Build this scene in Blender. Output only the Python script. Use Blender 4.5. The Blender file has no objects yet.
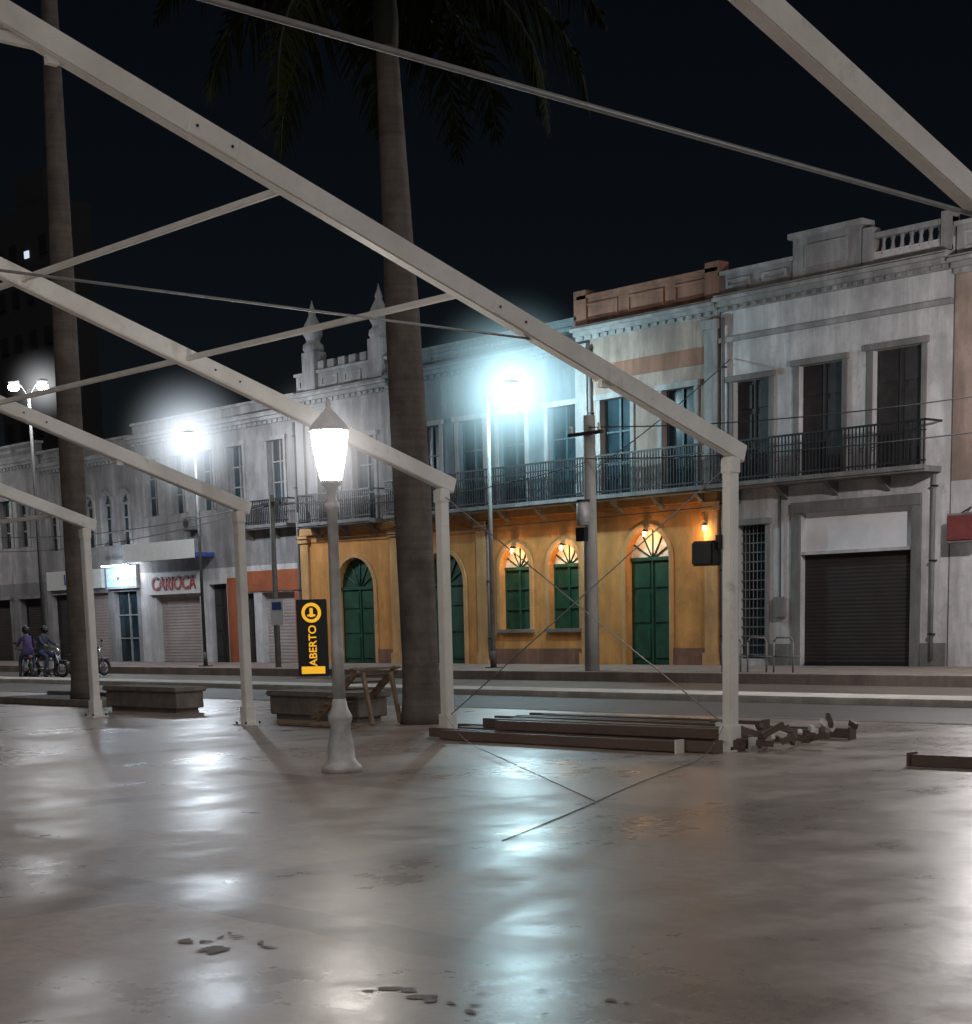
import bpy, bmesh, math, random
from mathutils import Matrix, Vector
random.seed(7)
S=bpy.context.scene
S.view_settings.view_transform='Standard'
try: S.view_settings.look='None'
except Exception: pass
S.view_settings.exposure=0
col=S.collection

# ------------------------------------------------------------------ materials
def newmat(name):
    m=bpy.data.materials.new(name); m.use_nodes=True
    nt=m.node_tree; bs=nt.nodes['Principled BSDF']; return m,nt,bs
def N(nt,t,**kw):
    n=nt.nodes.new(t)
    for k,v in kw.items(): setattr(n,k,v)
    return n
def ramp(nt,fac,stops):
    r=N(nt,'ShaderNodeValToRGB'); e=r.color_ramp.elements
    e[0].position=stops[0][0]; e[0].color=(*stops[0][1],1)
    e[1].position=stops[-1][0]; e[1].color=(*stops[-1][1],1)
    for p,c in stops[1:-1]:
        q=e.new(p); q.color=(*c,1)
    nt.links.new(fac,r.inputs[0]); return r.outputs[0]
def noise(nt,scale,detail=6,rough=.6,vscale=None):
    tc=N(nt,'ShaderNodeNewGeometry'); src=tc.outputs['Position']
    if vscale:
        mp=N(nt,'ShaderNodeMapping'); mp.inputs['Scale'].default_value=vscale
        nt.links.new(src,mp.inputs[0]); src=mp.outputs[0]
    n=N(nt,'ShaderNodeTexNoise'); n.inputs['Scale'].default_value=scale
    n.inputs['Detail'].default_value=detail; n.inputs['Roughness'].default_value=rough
    nt.links.new(src,n.inputs['Vector']); return n.outputs[0]
def mixc(nt,fac,a,b,mode='MIX'):
    m=N(nt,'ShaderNodeMix',data_type='RGBA',blend_type=mode)
    for i,v in ((0,fac),(6,a),(7,b)):
        if isinstance(v,(int,float)): m.inputs[i].default_value=v
        elif isinstance(v,tuple): m.inputs[i].default_value=(*v,1)
        else: nt.links.new(v,m.inputs[i])
    return m.outputs[2]
def bump(nt,bs,h,strength=.3,dist=.02):
    b=N(nt,'ShaderNodeBump'); b.inputs['Strength'].default_value=strength; b.inputs['Distance'].default_value=dist
    nt.links.new(h,b.inputs['Height']); nt.links.new(b.outputs[0],bs.inputs['Normal'])
def plaster(name,c,dirt=.5,rough=.9):
    m,nt,bs=newmat(name)
    n1=noise(nt,.9,8,.65); n2=noise(nt,1.6,6,.7,(1.2,1.2,.18)); n3=noise(nt,14,4,.6); n4=noise(nt,3.5,9,.75)
    dark=tuple(x*(1-dirt)*.8 for x in c); lite=tuple(min(1,x*1.1) for x in c)
    a=ramp(nt,n1,[(.3,tuple(x*.62 for x in c)),(.55,c),(.75,lite)])
    f=ramp(nt,n2,[(.42,(1,1,1)),(.62,(0,0,0))])
    mixf=N(nt,'ShaderNodeMath',operation='MULTIPLY'); mixf.inputs[1].default_value=.6
    nt.links.new(f,mixf.inputs[0])
    a2=mixc(nt,mixf.outputs[0],a,dark)
    pf=ramp(nt,n4,[(.56,(0,0,0)),(.66,(.65,.65,.65))])
    a2=mixc(nt,pf,a2,tuple(x*.45+.03 for x in c))
    nt.links.new(a2,bs.inputs['Base Color']); bs.inputs['Roughness'].default_value=rough
    bs.inputs['Specular IOR Level'].default_value=.25
    bump(nt,bs,n3,.35,.02); return m
def simple(name,c,rough=.5,metal=0,var=.25,scale=6):
    m,nt,bs=newmat(name)
    n=noise(nt,scale,6,.6)
    a=ramp(nt,n,[(.3,tuple(x*(1-var) for x in c)),(.7,tuple(min(1,x*(1+var*.6)) for x in c))])
    nt.links.new(a,bs.inputs['Base Color']); bs.inputs['Roughness'].default_value=rough; bs.inputs['Metallic'].default_value=metal
    bump(nt,bs,n,.15,.01); return m
def emis(name,c,s):
    m,nt,bs=newmat(name)
    bs.inputs['Base Color'].default_value=(*c,1); bs.inputs['Emission Color'].default_value=(*c,1); bs.inputs['Emission Strength'].default_value=s
    return m
def shutter(name,c,period=.1):
    m,nt,bs=newmat(name)
    g=N(nt,'ShaderNodeNewGeometry'); sx=N(nt,'ShaderNodeSeparateXYZ'); nt.links.new(g.outputs['Position'],sx.inputs[0])
    d=N(nt,'ShaderNodeMath',operation='MULTIPLY'); d.inputs[1].default_value=2*math.pi/period; nt.links.new(sx.outputs[2],d.inputs[0])
    s=N(nt,'ShaderNodeMath',operation='SINE'); nt.links.new(d.outputs[0],s.inputs[0])
    n=noise(nt,1.5,6,.7)
    a=ramp(nt,n,[(.3,tuple(x*.7 for x in c)),(.7,c)])
    nt.links.new(a,bs.inputs['Base Color']); bs.inputs['Roughness'].default_value=.75
    bs.inputs['Specular IOR Level'].default_value=.2
    bump(nt,bs,s.outputs[0],.3,.015); return m
def glassdark(name,c=(.012,.022,.028)):
    m,nt,bs=newmat(name); n=noise(nt,1.2,3,.5)
    a=ramp(nt,n,[(.35,c),(.7,tuple(x*2.6 for x in c))]); nt.links.new(a,bs.inputs['Base Color'])
    bs.inputs['Roughness'].default_value=.15; return m

M={}
M['white']=plaster('white_plaster',(.60,.575,.58),.45)
M['white2']=plaster('cream_plaster',(.31,.295,.295),.55)
M['peach']=plaster('peach_plaster',(.34,.255,.215),.5)
M['ochre']=plaster('ochre_plaster',(.64,.30,.095),.3)
M['trimo']=plaster('ochre_trim',(.6,.34,.15),.35)
M['brickp']=plaster('terracotta_plaster',(.26,.13,.09),.5)
M['pale']=plaster('pale_teal_plaster',(.17,.205,.22),.5)
M['redwall']=plaster('orange_red_paint',(.40,.12,.055),.3)
M['stone']=plaster('grey_stone_trim',(.22,.21,.205),.45)
M['greyw']=plaster('grey_plaster',(.19,.185,.19),.5)
M['trim']=plaster('white_trim',(.33,.32,.315),.5)
M['tile']=simple('clay_roof_tile',(.2,.1,.07),.9)
M['green']=simple('green_door_paint',(.016,.07,.042),.5,0,.4,3)
M['dwood']=simple('dark_wood',(.03,.027,.028),.7,0,.4,4)
M['teal']=simple('teal_window_paint',(.03,.07,.08),.6,0,.3,3)
M['glass']=glassdark('dark_window_glass')
M['shut']=shutter('dark_roller_shutter',(.045,.036,.036),.1)
M['shutp']=shutter('pale_roller_shutter',(.42,.35,.34),.12)
M['panel']=simple('white_transom_panel',(.74,.72,.74),.7,0,.15,1.5)
M['iron']=simple('black_iron',(.02,.02,.022),.5,.3)
M['cable']=simple('black_cable',(.05,.05,.05),.7)
M['wire']=simple('steel_wire',(.3,.3,.3),.5,.3)
M['concrete']=simple('concrete',(.19,.165,.145),.85,0,.35,5)
M['pole']=simple('concrete_pole',(.17,.165,.155),.85,0,.3,4)
M['greym']=simple('grey_painted_metal',(.45,.45,.45),.5,.1,.25,8)
M['dpole']=simple('dark_steel_pole',(.05,.05,.05),.7,.1)
M['black']=simple('black_plastic',(.015,.015,.016),.4)
M['yelem']=emis('yellow_sign_lit',(1,.5,.03),.6)
M['signw']=simple('white_sign_face',(.58,.58,.56),.6,0,.1)
M['red']=simple('red_sign_paint',(.33,.02,.02),.6)
M['dred']=simple('faded_red_sign',(.16,.03,.03),.7)
M['blue']=simple('blue_sign_paint',(.03,.06,.25),.5)
M['warm']=emis('warm_bulb',(1,.62,.25),25)
M['cool']=emis('cool_lamp_glass',(.75,.95,1),70)
M['coolw']=emis('white_lamp_glass',(.9,.95,1),70)
M['shopl']=emis('shop_tube_light',(.65,.85,1),8)
M['signlit']=emis('lit_shop_sign',(.3,.5,1),.8)
M['rubber']=simple('rubber',(.02,.02,.02),.7)
M['chrome']=simple('worn_chrome',(.5,.5,.5),.25,.9)
M['motored']=simple('motorcycle_paint',(.05,.05,.12),.3)
M['plankw']=simple('weathered_plank',(.25,.18,.12),.8,0,.4,7)
M['skin']=simple('skin',(.35,.2,.13),.6)
M['cloth']=simple('purple_jacket',(.08,.06,.16),.9)
M['cloth2']=simple('dark_shirt',(.04,.05,.08),.9)
M['jeans']=simple('jeans',(.05,.06,.1),.9)
M['litter']=simple('damp_stain',(.13,.1,.085),.55)

def alu(name,c,d):
    m,nt,bs=newmat(name)
    n=noise(nt,5,8,.7); n2=noise(nt,40,3,.5); n3=noise(nt,1.1,5,.6); n4=noise(nt,2.2,7,.7,(1,1,1))
    a=ramp(nt,n,[(.26,tuple(x*.4 for x in c)),(.38,tuple(x*.88 for x in c)),(.7,c)])
    a=mixc(nt,.35,a,ramp(nt,n3,[(.35,d),(.65,c)]))
    a=mixc(nt,ramp(nt,n4,[(.58,(0,0,0)),(.7,(.55,.55,.55))]),a,d)
    nt.links.new(a,bs.inputs['Base Color'])
    nt.links.new(ramp(nt,n2,[(.3,(.35,.35,.35)),(.7,(.6,.6,.6))]),bs.inputs['Roughness'])
    bump(nt,bs,n,.25,.008); return m
M['alu']=alu('painted_steel_beam',(.86,.85,.82),(.42,.38,.33))
M['pile']=alu('rusty_steel_beam',(.14,.1,.085),(.07,.05,.04))

def plaza_mat():
    m,nt,bs=newmat('polished_tan_concrete')
    g=N(nt,'ShaderNodeNewGeometry'); P=g.outputs['Position']
    sx=N(nt,'ShaderNodeSeparateXYZ'); nt.links.new(P,sx.inputs[0])
    def math_(op,a,b=None,c=None):
        k=N(nt,'ShaderNodeMath',operation=op)
        for i,v in enumerate((a,b,c)):
            if v is None: continue
            if isinstance(v,(int,float)): k.inputs[i].default_value=v
            else: nt.links.new(v,k.inputs[i])
        return k.outputs[0]
    def band(axis,period,off,w):
        f=math_('FRACT',math_('DIVIDE',math_('ADD',axis,off+1000*period),period))
        d=math_('ABSOLUTE',math_('SUBTRACT',f,.5))
        return math_('LESS_THAN',math_('MULTIPLY',d,period),w/2)
    wob=noise(nt,3,4,.6)
    ax=math_('ADD',sx.outputs[0],math_('MULTIPLY',wob,.15)); ay=math_('ADD',sx.outputs[1],math_('MULTIPLY',wob,.15))
    bands=math_('MAXIMUM',band(ax,5.0,1.3,.4),band(ay,5.0,2.1,.4))
    joints=math_('MAXIMUM',band(sx.outputs[0],1.25,.2,.012),band(sx.outputs[1],1.25,.4,.012))
    n1=noise(nt,.3,8,.62); n2=noise(nt,1.7,8,.7); n3=noise(nt,9,6,.65)
    base=ramp(nt,n1,[(.3,(.29,.215,.18)),(.5,(.41,.345,.305)),(.7,(.31,.245,.215))])
    base=mixc(nt,.5,base,ramp(nt,n2,[(.32,(.22,.175,.15)),(.68,(.50,.43,.385))]))
    base=mixc(nt,.35,base,ramp(nt,n3,[(.32,(.2,.16,.14)),(.68,(.52,.45,.40))]))
    bm_=ramp(nt,n1,[(.35,(.15,.15,.15)),(.6,(.65,.65,.65))])
    base=mixc(nt,math_('MULTIPLY',bands,bm_),base,(.17,.135,.115))
    base=mixc(nt,math_('MULTIPLY',joints,.25),base,(.15,.12,.105))
    wp=noise(nt,.5,8,.62,(1,.7,1)); wpm=ramp(nt,wp,[(.44,(0,0,0)),(.56,(1,1,1))])
    base=mixc(nt,math_('MULTIPLY',wpm,.45),base,(.19,.14,.115))
    st=noise(nt,1.3,10,.75,(1,1.8,1)); stm=ramp(nt,st,[(.6,(0,0,0)),(.7,(1,1,1))])
    base=mixc(nt,math_('MULTIPLY',stm,.6),base,(.1,.08,.07))
    sp=noise(nt,28,3,.6); base=mixc(nt,ramp(nt,sp,[(.66,(0,0,0)),(.72,(.5,.5,.5))]),base,(.12,.1,.085))
    nt.links.new(base,bs.inputs['Base Color'])
    r1=ramp(nt,wp,[(.4,(.48,.48,.48)),(.58,(.24,.24,.24))])
    r=mixc(nt,.35,r1,ramp(nt,n2,[(.32,(.16,.16,.16)),(.68,(.55,.55,.55))]))
    nt.links.new(r,bs.inputs['Roughness']); bs.inputs['Specular IOR Level'].default_value=.5
    h=math_('ADD',math_('MULTIPLY',n3,.6),math_('ADD',math_('MULTIPLY',joints,-.5),math_('MULTIPLY',n2,2.0)))
    bump(nt,bs,h,.16,.014)
    return m
M['plaza']=plaza_mat()
def asphalt(name,c):
    m,nt,bs=newmat(name); n=noise(nt,.5,8,.7); n2=noise(nt,60,3,.6)
    a=ramp(nt,n,[(.3,tuple(x*.6 for x in c)),(.7,tuple(x*1.4 for x in c))])
    a=mixc(nt,.3,a,ramp(nt,n2,[(.3,(.02,.02,.02)),(.7,(.14,.13,.12))]))
    nt.links.new(a,bs.inputs['Base Color']); bs.inputs['Roughness'].default_value=.6; bump(nt,bs,n2,.4,.01); return m
M['asph']=asphalt('asphalt',(.085,.068,.06))
M['asph2']=asphalt('worn_asphalt',(.12,.095,.08))
M['side']=plaster('sidewalk_concrete',(.28,.23,.205),.4)
M['strip']=plaster('pale_median_concrete',(.62,.59,.55),.3)
M['upole']=plaster('whitewashed_pole',(.42,.41,.39),.3)

# ------------------------------------------------------------------ builder
class Ob:
    def __init__(s,name,loc=(0,0,0),rot=0):
        s.name=name; s.loc=Vector(loc); s.rot=rot; s.bms={}
    def bm(s,part,mat):
        k=(part,mat)
        if k not in s.bms: s.bms[k]=bmesh.new()
        return s.bms[k]
    def box(s,part,mat,x0,x1,y0,y1,z0,z1,bev=0):
        b=s.bm(part,mat)
        v=[b.verts.new(p) for p in [(x0,y0,z0),(x1,y0,z0),(x1,y1,z0),(x0,y1,z0),(x0,y0,z1),(x1,y0,z1),(x1,y1,z1),(x0,y1,z1)]]
        fs=[b.faces.new([v[i] for i in q]) for q in ((3,2,1,0),(4,5,6,7),(0,1,5,4),(1,2,6,5),(2,3,7,6),(3,0,4,7))]
        if bev:
            es=list({e for f in fs for e in f.edges}); bmesh.ops.bevel(b,geom=es,offset=bev,segments=2,affect='EDGES')
    def quad(s,part,mat,pts):
        b=s.bm(part,mat); b.faces.new([b.verts.new(p) for p in pts])
    def cyl(s,part,mat,p1,p2,r1,r2=None,seg=12,cap=True):
        if r2 is None: r2=r1
        b=s.bm(part,mat); p1=Vector(p1); p2=Vector(p2); d=(p2-p1)
        if d.length<1e-6: return
        q=d.to_track_quat('Z','Y').to_matrix()
        A=[];B_=[]
        for i in range(seg):
            a=2*math.pi*i/seg; o=Vector((math.cos(a),math.sin(a),0))
            A.append(b.verts.new(p1+q@(o*r1))); B_.append(b.verts.new(p2+q@(o*r2)))
        for i in range(seg):
            j=(i+1)%seg; f=b.faces.new((A[i],A[j],B_[j],B_[i])); f.smooth=True
        if cap: b.faces.new(A[::-1]); b.faces.new(B_)
    def lathe(s,part,mat,cx,cy,prof,seg=20,smooth=True,rib=0):
        b=s.bm(part,mat); rings=[]
        for r,z in prof:
            ring=[]
            for i in range(seg):
                a=2*math.pi*i/seg; rr=r*(1+(rib if i%2 else 0))
                ring.append(b.verts.new((cx+rr*math.cos(a),cy+rr*math.sin(a),z)))
            rings.append(ring)
        for a,c in zip(rings,rings[1:]):
            for i in range(seg):
                j=(i+1)%seg; f=b.faces.new((a[i],a[j],c[j],c[i])); f.smooth=smooth
        b.faces.new(rings[0][::-1]); b.faces.new(rings[-1])
    def ell(s,part,mat,c,r,seg=14):
        b=s.bm(part,mat); res=bmesh.ops.create_uvsphere(b,u_segments=seg,v_segments=max(6,seg//2+2),radius=1)
        for v in res['verts']:
            v.co=Vector((c[0]+v.co.x*r[0],c[1]+v.co.y*r[1],c[2]+v.co.z*r[2]))
            for f in v.link_faces: f.smooth=True
    def torus(s,part,mat,c,R,r,axis='Y',seg=24,ts=8):
        b=s.bm(part,mat); g=[]
        for i in range(seg):
            a=2*math.pi*i/seg; row=[]
            for j in range(ts):
                t=2*math.pi*j/ts; d=R+r*math.cos(t)
                p={'Y':(d*math.cos(a),r*math.sin(t),d*math.sin(a)),'Z':(d*math.cos(a),d*math.sin(a),r*math.sin(t))}[axis]
                row.append(b.verts.new(Vector(c)+Vector(p)))
            g.append(row)
        for i in range(seg):
            for j in range(ts):
                f=b.faces.new((g[i][j],g[(i+1)%seg][j],g[(i+1)%seg][(j+1)%ts],g[i][(j+1)%ts])); f.smooth=True
    def tube(s,part,mat,pts,r,seg=8):
        for a,c in zip(pts,pts[1:]): s.cyl(part,mat,a,c,r,r,seg)
    def beam(s,part,mat,p1,p2,w,h,bev=.012):
        b=s.bm(part,mat); p1=Vector(p1); p2=Vector(p2); d=(p2-p1).normalized()
        up=Vector((0,0,1)) if abs(d.z)<.98 else Vector((0,1,0))
        sd=d.cross(up).normalized(); u=sd.cross(d).normalized(); vs=[]
        for p in (p1,p2):
            for a,c in ((-1,-1),(1,-1),(1,1),(-1,1)): vs.append(b.verts.new(p+sd*a*w/2+u*c*h/2))
        fs=[b.faces.new([vs[i] for i in q]) for q in ((3,2,1,0),(4,5,6,7),(0,1,5,4),(1,2,6,5),(2,3,7,6),(3,0,4,7))]
        if bev:
            es=list({e for f in fs for e in f.edges}); bmesh.ops.bevel(b,geom=es,offset=bev,segments=2,affect='EDGES')
    def finish(s,single=False):
        obs=[]
        for (part,mat),b in s.bms.items():
            bmesh.ops.recalc_face_normals(b,faces=b.faces[:])
            me=bpy.data.meshes.new(part); b.to_mesh(me); b.free(); me.materials.append(M[mat])
            o=bpy.data.objects.new(part,me); col.objects.link(o); obs.append(o)
        if single and len(obs)==1:
            o=obs[0]; o.name=s.name; o.location=s.loc; o.rotation_euler[2]=s.rot; return o
        e=bpy.data.objects.new(s.name,None); col.objects.link(e); e.location=s.loc; e.rotation_euler[2]=s.rot
        e.empty_display_size=.3
        for o in obs: o.parent=e
        return e

# ------------------------------------------------------------------ facades
YF=36.9
def facade(b,x0,x1,z0,z1,zones,ops,y=YF,reveal=.24):
    xs=sorted(set([x0,x1]+[o['x0'] for o in ops]+[o['x1'] for o in ops]))
    zs=sorted(set([z0,z1]+[o['z0'] for o in ops]+[o['z1'] for o in ops]+[z for z,_ in zones if z0<z<z1]))
    def zmat(z):
        for zt,m in zones:
            if z<zt: return m
        return zones[-1][1]
    for i in range(len(xs)-1):
        for k in range(len(zs)-1):
            cx=(xs[i]+xs[i+1])/2; cz=(zs[k]+zs[k+1])/2
            if any(o['x0']<cx<o['x1'] and o['z0']<cz<o['z1'] for o in ops): continue
            b.quad('wall',zmat(cz),[(xs[i],y,zs[k]),(xs[i+1],y,zs[k]),(xs[i+1],y,zs[k+1]),(xs[i],y,zs[k+1])])
    for o in ops:
        a0,a1,c0,c1=o['x0'],o['x1'],o['z0'],o['z1']; wm=zmat((c0+c1)/2); yr=y+reveal
        tr=o.get('trim'); tw=o.get('tw',.14); pr=.05
        pane=o.get('pane','glass')
        w=a1-a0; cxm=(a0+a1)/2
        if o.get('arch'):
            r=w/2; sp=c1-r; n=14
            arc=[(cxm-r*math.cos(math.pi*i/n),sp+r*math.sin(math.pi*i/n)) for i in range(n+1)]
            for p,q in zip(arc,arc[1:]):
                b.quad('wall',wm,[(p[0],y,p[1]),(q[0],y,q[1]),(q[0],y,c1),(p[0],y,c1)])
                b.quad('reveal',wm,[(p[0],y,p[1]),(q[0],y,q[1]),(q[0],yr,q[1]),(p[0],yr,p[1])])
                b.quad('fanlight',o.get('fan','glass'),[(p[0],yr,p[1]),(q[0],yr,q[1]),(q[0],yr,sp),(p[0],yr,sp)])
            if tr:
                R2=r+tw
                for i in range(n):
                    t0=math.pi*i/n; t1=math.pi*(i+1)/n
                    P=lambda rr,t,yy:(cxm-rr*math.cos(t),yy,sp+rr*math.sin(t))
                    b.quad('arch_trim',tr,[P(r,t0,y-pr),P(r,t1,y-pr),P(R2,t1,y-pr),P(R2,t0,y-pr)])
                    b.quad('arch_trim',tr,[P(R2,t0,y-pr),P(R2,t1,y-pr),P(R2,t1,y),P(R2,t0,y)])
                    b.quad('arch_trim',tr,[P(r,t0,y-pr),P(r,t1,y-pr),P(r,t1,y),P(r,t0,y)])
                for xa,xb in ((a0-tw,a0),(a1,a1+tw)): b.box('jamb_trim',tr,xa,xb,y-pr,y+.01,c0,sp)
            fb=o.get('fm','trim')
            for k in range(1,6):
                t=math.pi*k/6; b.cyl('fan_bar',fb,(cxm,yr-.02,sp),(cxm-r*math.cos(t),yr-.02,sp+r*math.sin(t)),.022,seg=6)
            b.box('transom',fb,a0,a1,yr-.07,yr+.01,sp-.05,sp+.05)
            top=sp
        else:
            b.quad('reveal',wm,[(a0,y,c1),(a1,y,c1),(a1,yr,c1),(a0,yr,c1)])
            top=c1
            if tr:
                b.box('jamb_trim',tr,a0-tw,a0,y-pr,y+.01,c0,c1); b.box('jamb_trim',tr,a1,a1+tw,y-pr,y+.01,c0,c1)
                b.box('lintel_trim',tr,a0-tw-.06,a1+tw+.06,y-pr-.06,y+.01,c1,c1+tw*1.1)
        b.quad('reveal',wm,[(a0,y,c0),(a0,yr,c0),(a0,yr,top),(a0,y,top)])
        b.quad('reveal',wm,[(a1,y,c0),(a1,yr,c0),(a1,yr,top),(a1,y,top)])
        b.quad('sill',wm,[(a0,y,c0),(a1,y,c0),(a1,yr,c0),(a0,yr,c0)])
        b.quad('pane',pane,[(a0,yr,c0),(a1,yr,c0),(a1,yr,top),(a0,yr,top)])
        st=o.get('style','window'); fm=o.get('fm','dwood')
        if st=='window':
            t=.05
            b.box('frame',fm,a0,a0+t,yr-.05,yr+.01,c0,top); b.box('frame',fm,a1-t,a1,yr-.05,yr+.01,c0,top)
            b.box('frame',fm,cxm-.04,cxm+.04,yr-.053,yr+.01,c0,top)
            h=top-c0; k=3
            for i in range(1,k): b.box('frame',fm,a0+t,a1-t,yr-.045,yr+.01,c0+h*i/k-.025,c0+h*i/k+.025)
            if o.get('sillbox'): b.box('window_sill','stone',a0-.15,a1+.15,y-.12,y+.01,c0-.1,c0)
        elif st=='door':
            b.box('door_stile',fm,cxm-.03,cxm+.03,yr-.05,yr+.01,c0,top)
            h=top-c0
            for xa,xb in ((a0+.08,cxm-.1),(cxm+.1,a1-.08)):
                for za,zb in ((.06,.35),(.4,.68),(.73,.96)):
                    b.box('door_panel',fm,xa,xb,yr-.03,yr+.01,c0+h*za,c0+h*zb,.01)
        elif st=='grille':
            k=int((a1-a0)/.12)
            for i in range(1,k):
                xx=a0+(a1-a0)*i/k; b.cyl('grille','stone',(xx,yr-.06,c0),(xx,yr-.06,top),.012,seg=5)
            k=int((top-c0)/.25)
            for i in range(k): 
                z=c0+.1+i*.25; b.box('grille','stone',a0,a1,yr-.075,yr-.05,z,z+.03)
def shell(b,x0,x1,H,mat,depth=12,y=YF,roofh=1.1):
    y2=y+depth
    b.quad('side_wall',mat,[(x0,y,0),(x0,y2,0),(x0,y2,H),(x0,y,H)]); b.quad('side_wall',mat,[(x1,y,0),(x1,y2,0),(x1,y2,H),(x1,y,H)])
    b.quad('back_wall',mat,[(x0,y2,0),(x1,y2,0),(x1,y2,H),(x0,y2,H)])
    ym=(y+y2)/2; z=H-.55
    b.quad('roof','tile',[(x0+.02,y+.25,z),(x1-.02,y+.25,z),(x1-.02,ym,z+roofh),(x0+.02,ym,z+roofh)])
    b.quad('roof','tile',[(x0+.02,ym,z+roofh),(x1-.02,ym,z+roofh),(x1-.02,y2,z),(x0+.02,y2,z)])
def cornice(b,x0,x1,z,mat,sc=1,y=YF):
    for i,(d,a,c) in enumerate(((.12,0,.12),(.24,.12,.24),(.4,.24,.33),(.33,.33,.4))):
        b.box('cornice',mat,x0+.003*i,x1-.003*i,y-d*sc,y+.01,z+a*sc,z+c*sc)
    x=x0+.25
    while x<x1-.2:
        b.box('dentil',mat,x,x+.1,y-.17*sc,y-.1*sc,z+.01,z+.11*sc); x+=.32
def parapet(b,x0,x1,z0,z1,mat,y=YF,cap='trim',panels=0,pm=None):
    b.box('parapet',mat,x0,x1,y-.02,y+.25,z0,z1)
    b.box('parapet_cap',cap,x0-.04,x1+.04,y-.1,y+.32,z1,z1+.1)
    if panels:
        w=(x1-x0)/panels
        for i in range(panels):
            a=x0+w*i+.2; c=x0+w*(i+1)-.2
            for (p,q,r,s_) in ((a,c,z0+.15,z0+.21),(a,c,z1-.2,z1-.14),(a,a+.06,z0+.21,z1-.2),(c-.06,c,z0+.21,z1-.2)):
                b.box('parapet_panel',pm or cap,p,q,y-.06,y-.02,r,s_)
def pilaster(b,x,w,z0,z1,mat,y=YF):
    b.box('pilaster',mat,x-w/2,x+w/2,y-.1,y+.01,z0,z1)
    b.box('pilaster_base',mat,x-w/2-.05,x+w/2+.05,y-.15,y+.01,z0,z0+.35)
    b.box('pilaster_capital',mat,x-w/2-.06,x+w/2+.06,y-.17,y+.01,z1-.25,z1)
def railing(b,x0,x1,z,out=.75,h=1.1,y=YF,slab='stone'):
    b.box('balcony_slab',slab,x0,x1,y-out,y+.01,z-.14,z)
    b.box('balcony_slab_edge',slab,x0-.03,x1+.03,y-out-.05,y-out,z-.09,z+.02)
    yy=y-out+.05
    b.box('handrail','iron',x0,x1,yy-.03,yy+.03,z+h-.05,z+h)
    b.box('lower_rail','iron',x0,x1,yy-.02,yy+.02,z+.1,z+.14)
    b.box('mid_rail','iron',x0,x1,yy-.02,yy+.02,z+h-.28,z+h-.25)
    x=x0+.04; i=0
    while x<x1:
        b.box('baluster','iron',x-.014,x+.014,yy-.014,yy+.014,z,z+h-.05); x+=.11; i+=1
        if i%3==0: b.torus('scroll','iron',(x-.05,yy,z+.5),.045,.01,'Y',8,4)
    for xx in (x0+.02,x1-.02): b.box('side_rail','iron',xx-.02,xx+.02,yy,y,z+h-.05,z+h)
    x=x0+.4
    while x<x1:
        b.quad('corbel',slab,[(x,y-out*.7,z-.14),(x+.14,y-out*.7,z-.14),(x+.14,y,z-.5),(x,y,z-.5)])
        b.quad('corbel',slab,[(x,y-out*.7,z-.14),(x,y,z-.5),(x,y,z-.14)])
        b.quad('corbel',slab,[(x+.14,y-out*.7,z-.14),(x+.14,y,z-.5),(x+.14,y,z-.14)]); x+=1.6
def downpipe(b,x,z0,z1,y=YF):
    b.cyl('downpipe','stone',(x,y-.09,z0),(x,y-.09,z1),.05,seg=8)
    z=z0+.6
    while z<z1: b.box('pipe_clip','iron',x-.07,x+.07,y-.15,y,z,z+.04); z+=1.8
def aircon(b,x,z,y=YF):
    b.box('air_conditioner','stone',x,x+.75,y-.38,y-.03,z,z+.5,.02); b.cyl('fan_grille','iron',(x+.28,y-.38,z+.25),(x+.28,y-.395,z+.25),.18,seg=18)
    b.box('bracket','iron',x+.05,x+.7,y-.36,y,z-.04,z-.005)

# --- white townhouse
b=Ob('white_townhouse'); G0=.12
x0,x1=-30.87,-23.66
ops=[dict(x0=-30.44,x1=-29.2,z0=5.0,z1=7.7,trim='stone',pane='dwood',style='door',fm='dwood'),
     dict(x0=-28.25,x1=-26.85,z0=5.0,z1=7.85,trim='stone',pane='dwood',style='door'),
     dict(x0=-25.95,x1=-24.5,z0=5.0,z1=7.95,trim='stone',pane='dwood',style='door'),
     dict(x0=-30.25,x1=-29.3,z0=.3,z1=3.9,trim='stone',pane='glass',style='grille'),
     dict(x0=-28.15,x1=-24.7,z0=G0,z1=3.02,pane='shut',style='none'),
     dict(x0=-28.15,x1=-24.7,z0=3.1,z1=4.1,pane='panel',style='none')]
facade(b,x0,x1,0,10.3,[(99,'white')],ops,reveal=.2)
shell(b,x0,x1,10.3,'white2')
b.box('garage_surround','stone',-28.42,-28.15,YF-.06,YF+.01,G0,4.1); b.box('garage_surround','stone',-24.7,-24.43,YF-.06,YF+.01,G0,4.1)
b.box('garage_surround','stone',-28.42,-24.43,YF-.08,YF+.01,4.1,4.38)
b.box('shutter_bottom_bar','iron',-28.1,-24.75,YF+.13,YF+.19,G0,G0+.08)
b.box('plinth','stone',-30.85,-30.42,YF-.05,YF+.01,0,.7); b.box('plinth','stone',-29.14,-28.45,YF-.05,YF+.01,0,.7); b.box('plinth','stone',-24.4,-23.68,YF-.05,YF+.01,0,.7)
cornice(b,x0,x1,9.55,'trim'); b.box('string_course','trim',x0,x1,YF-.1,YF+.01,8.75,8.88)
railing(b,-30.7,-23.9,4.98)
parapet(b,-30.85,-28.45,10.0,10.5,'white2',panels=2)
b.box('parapet_block','white2',-28.4,-26.3,YF-.08,YF+.3,10.0,11.0); b.box('parapet_block_cap','trim',-28.5,-26.2,YF-.18,YF+.36,11.0,11.14)
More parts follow.
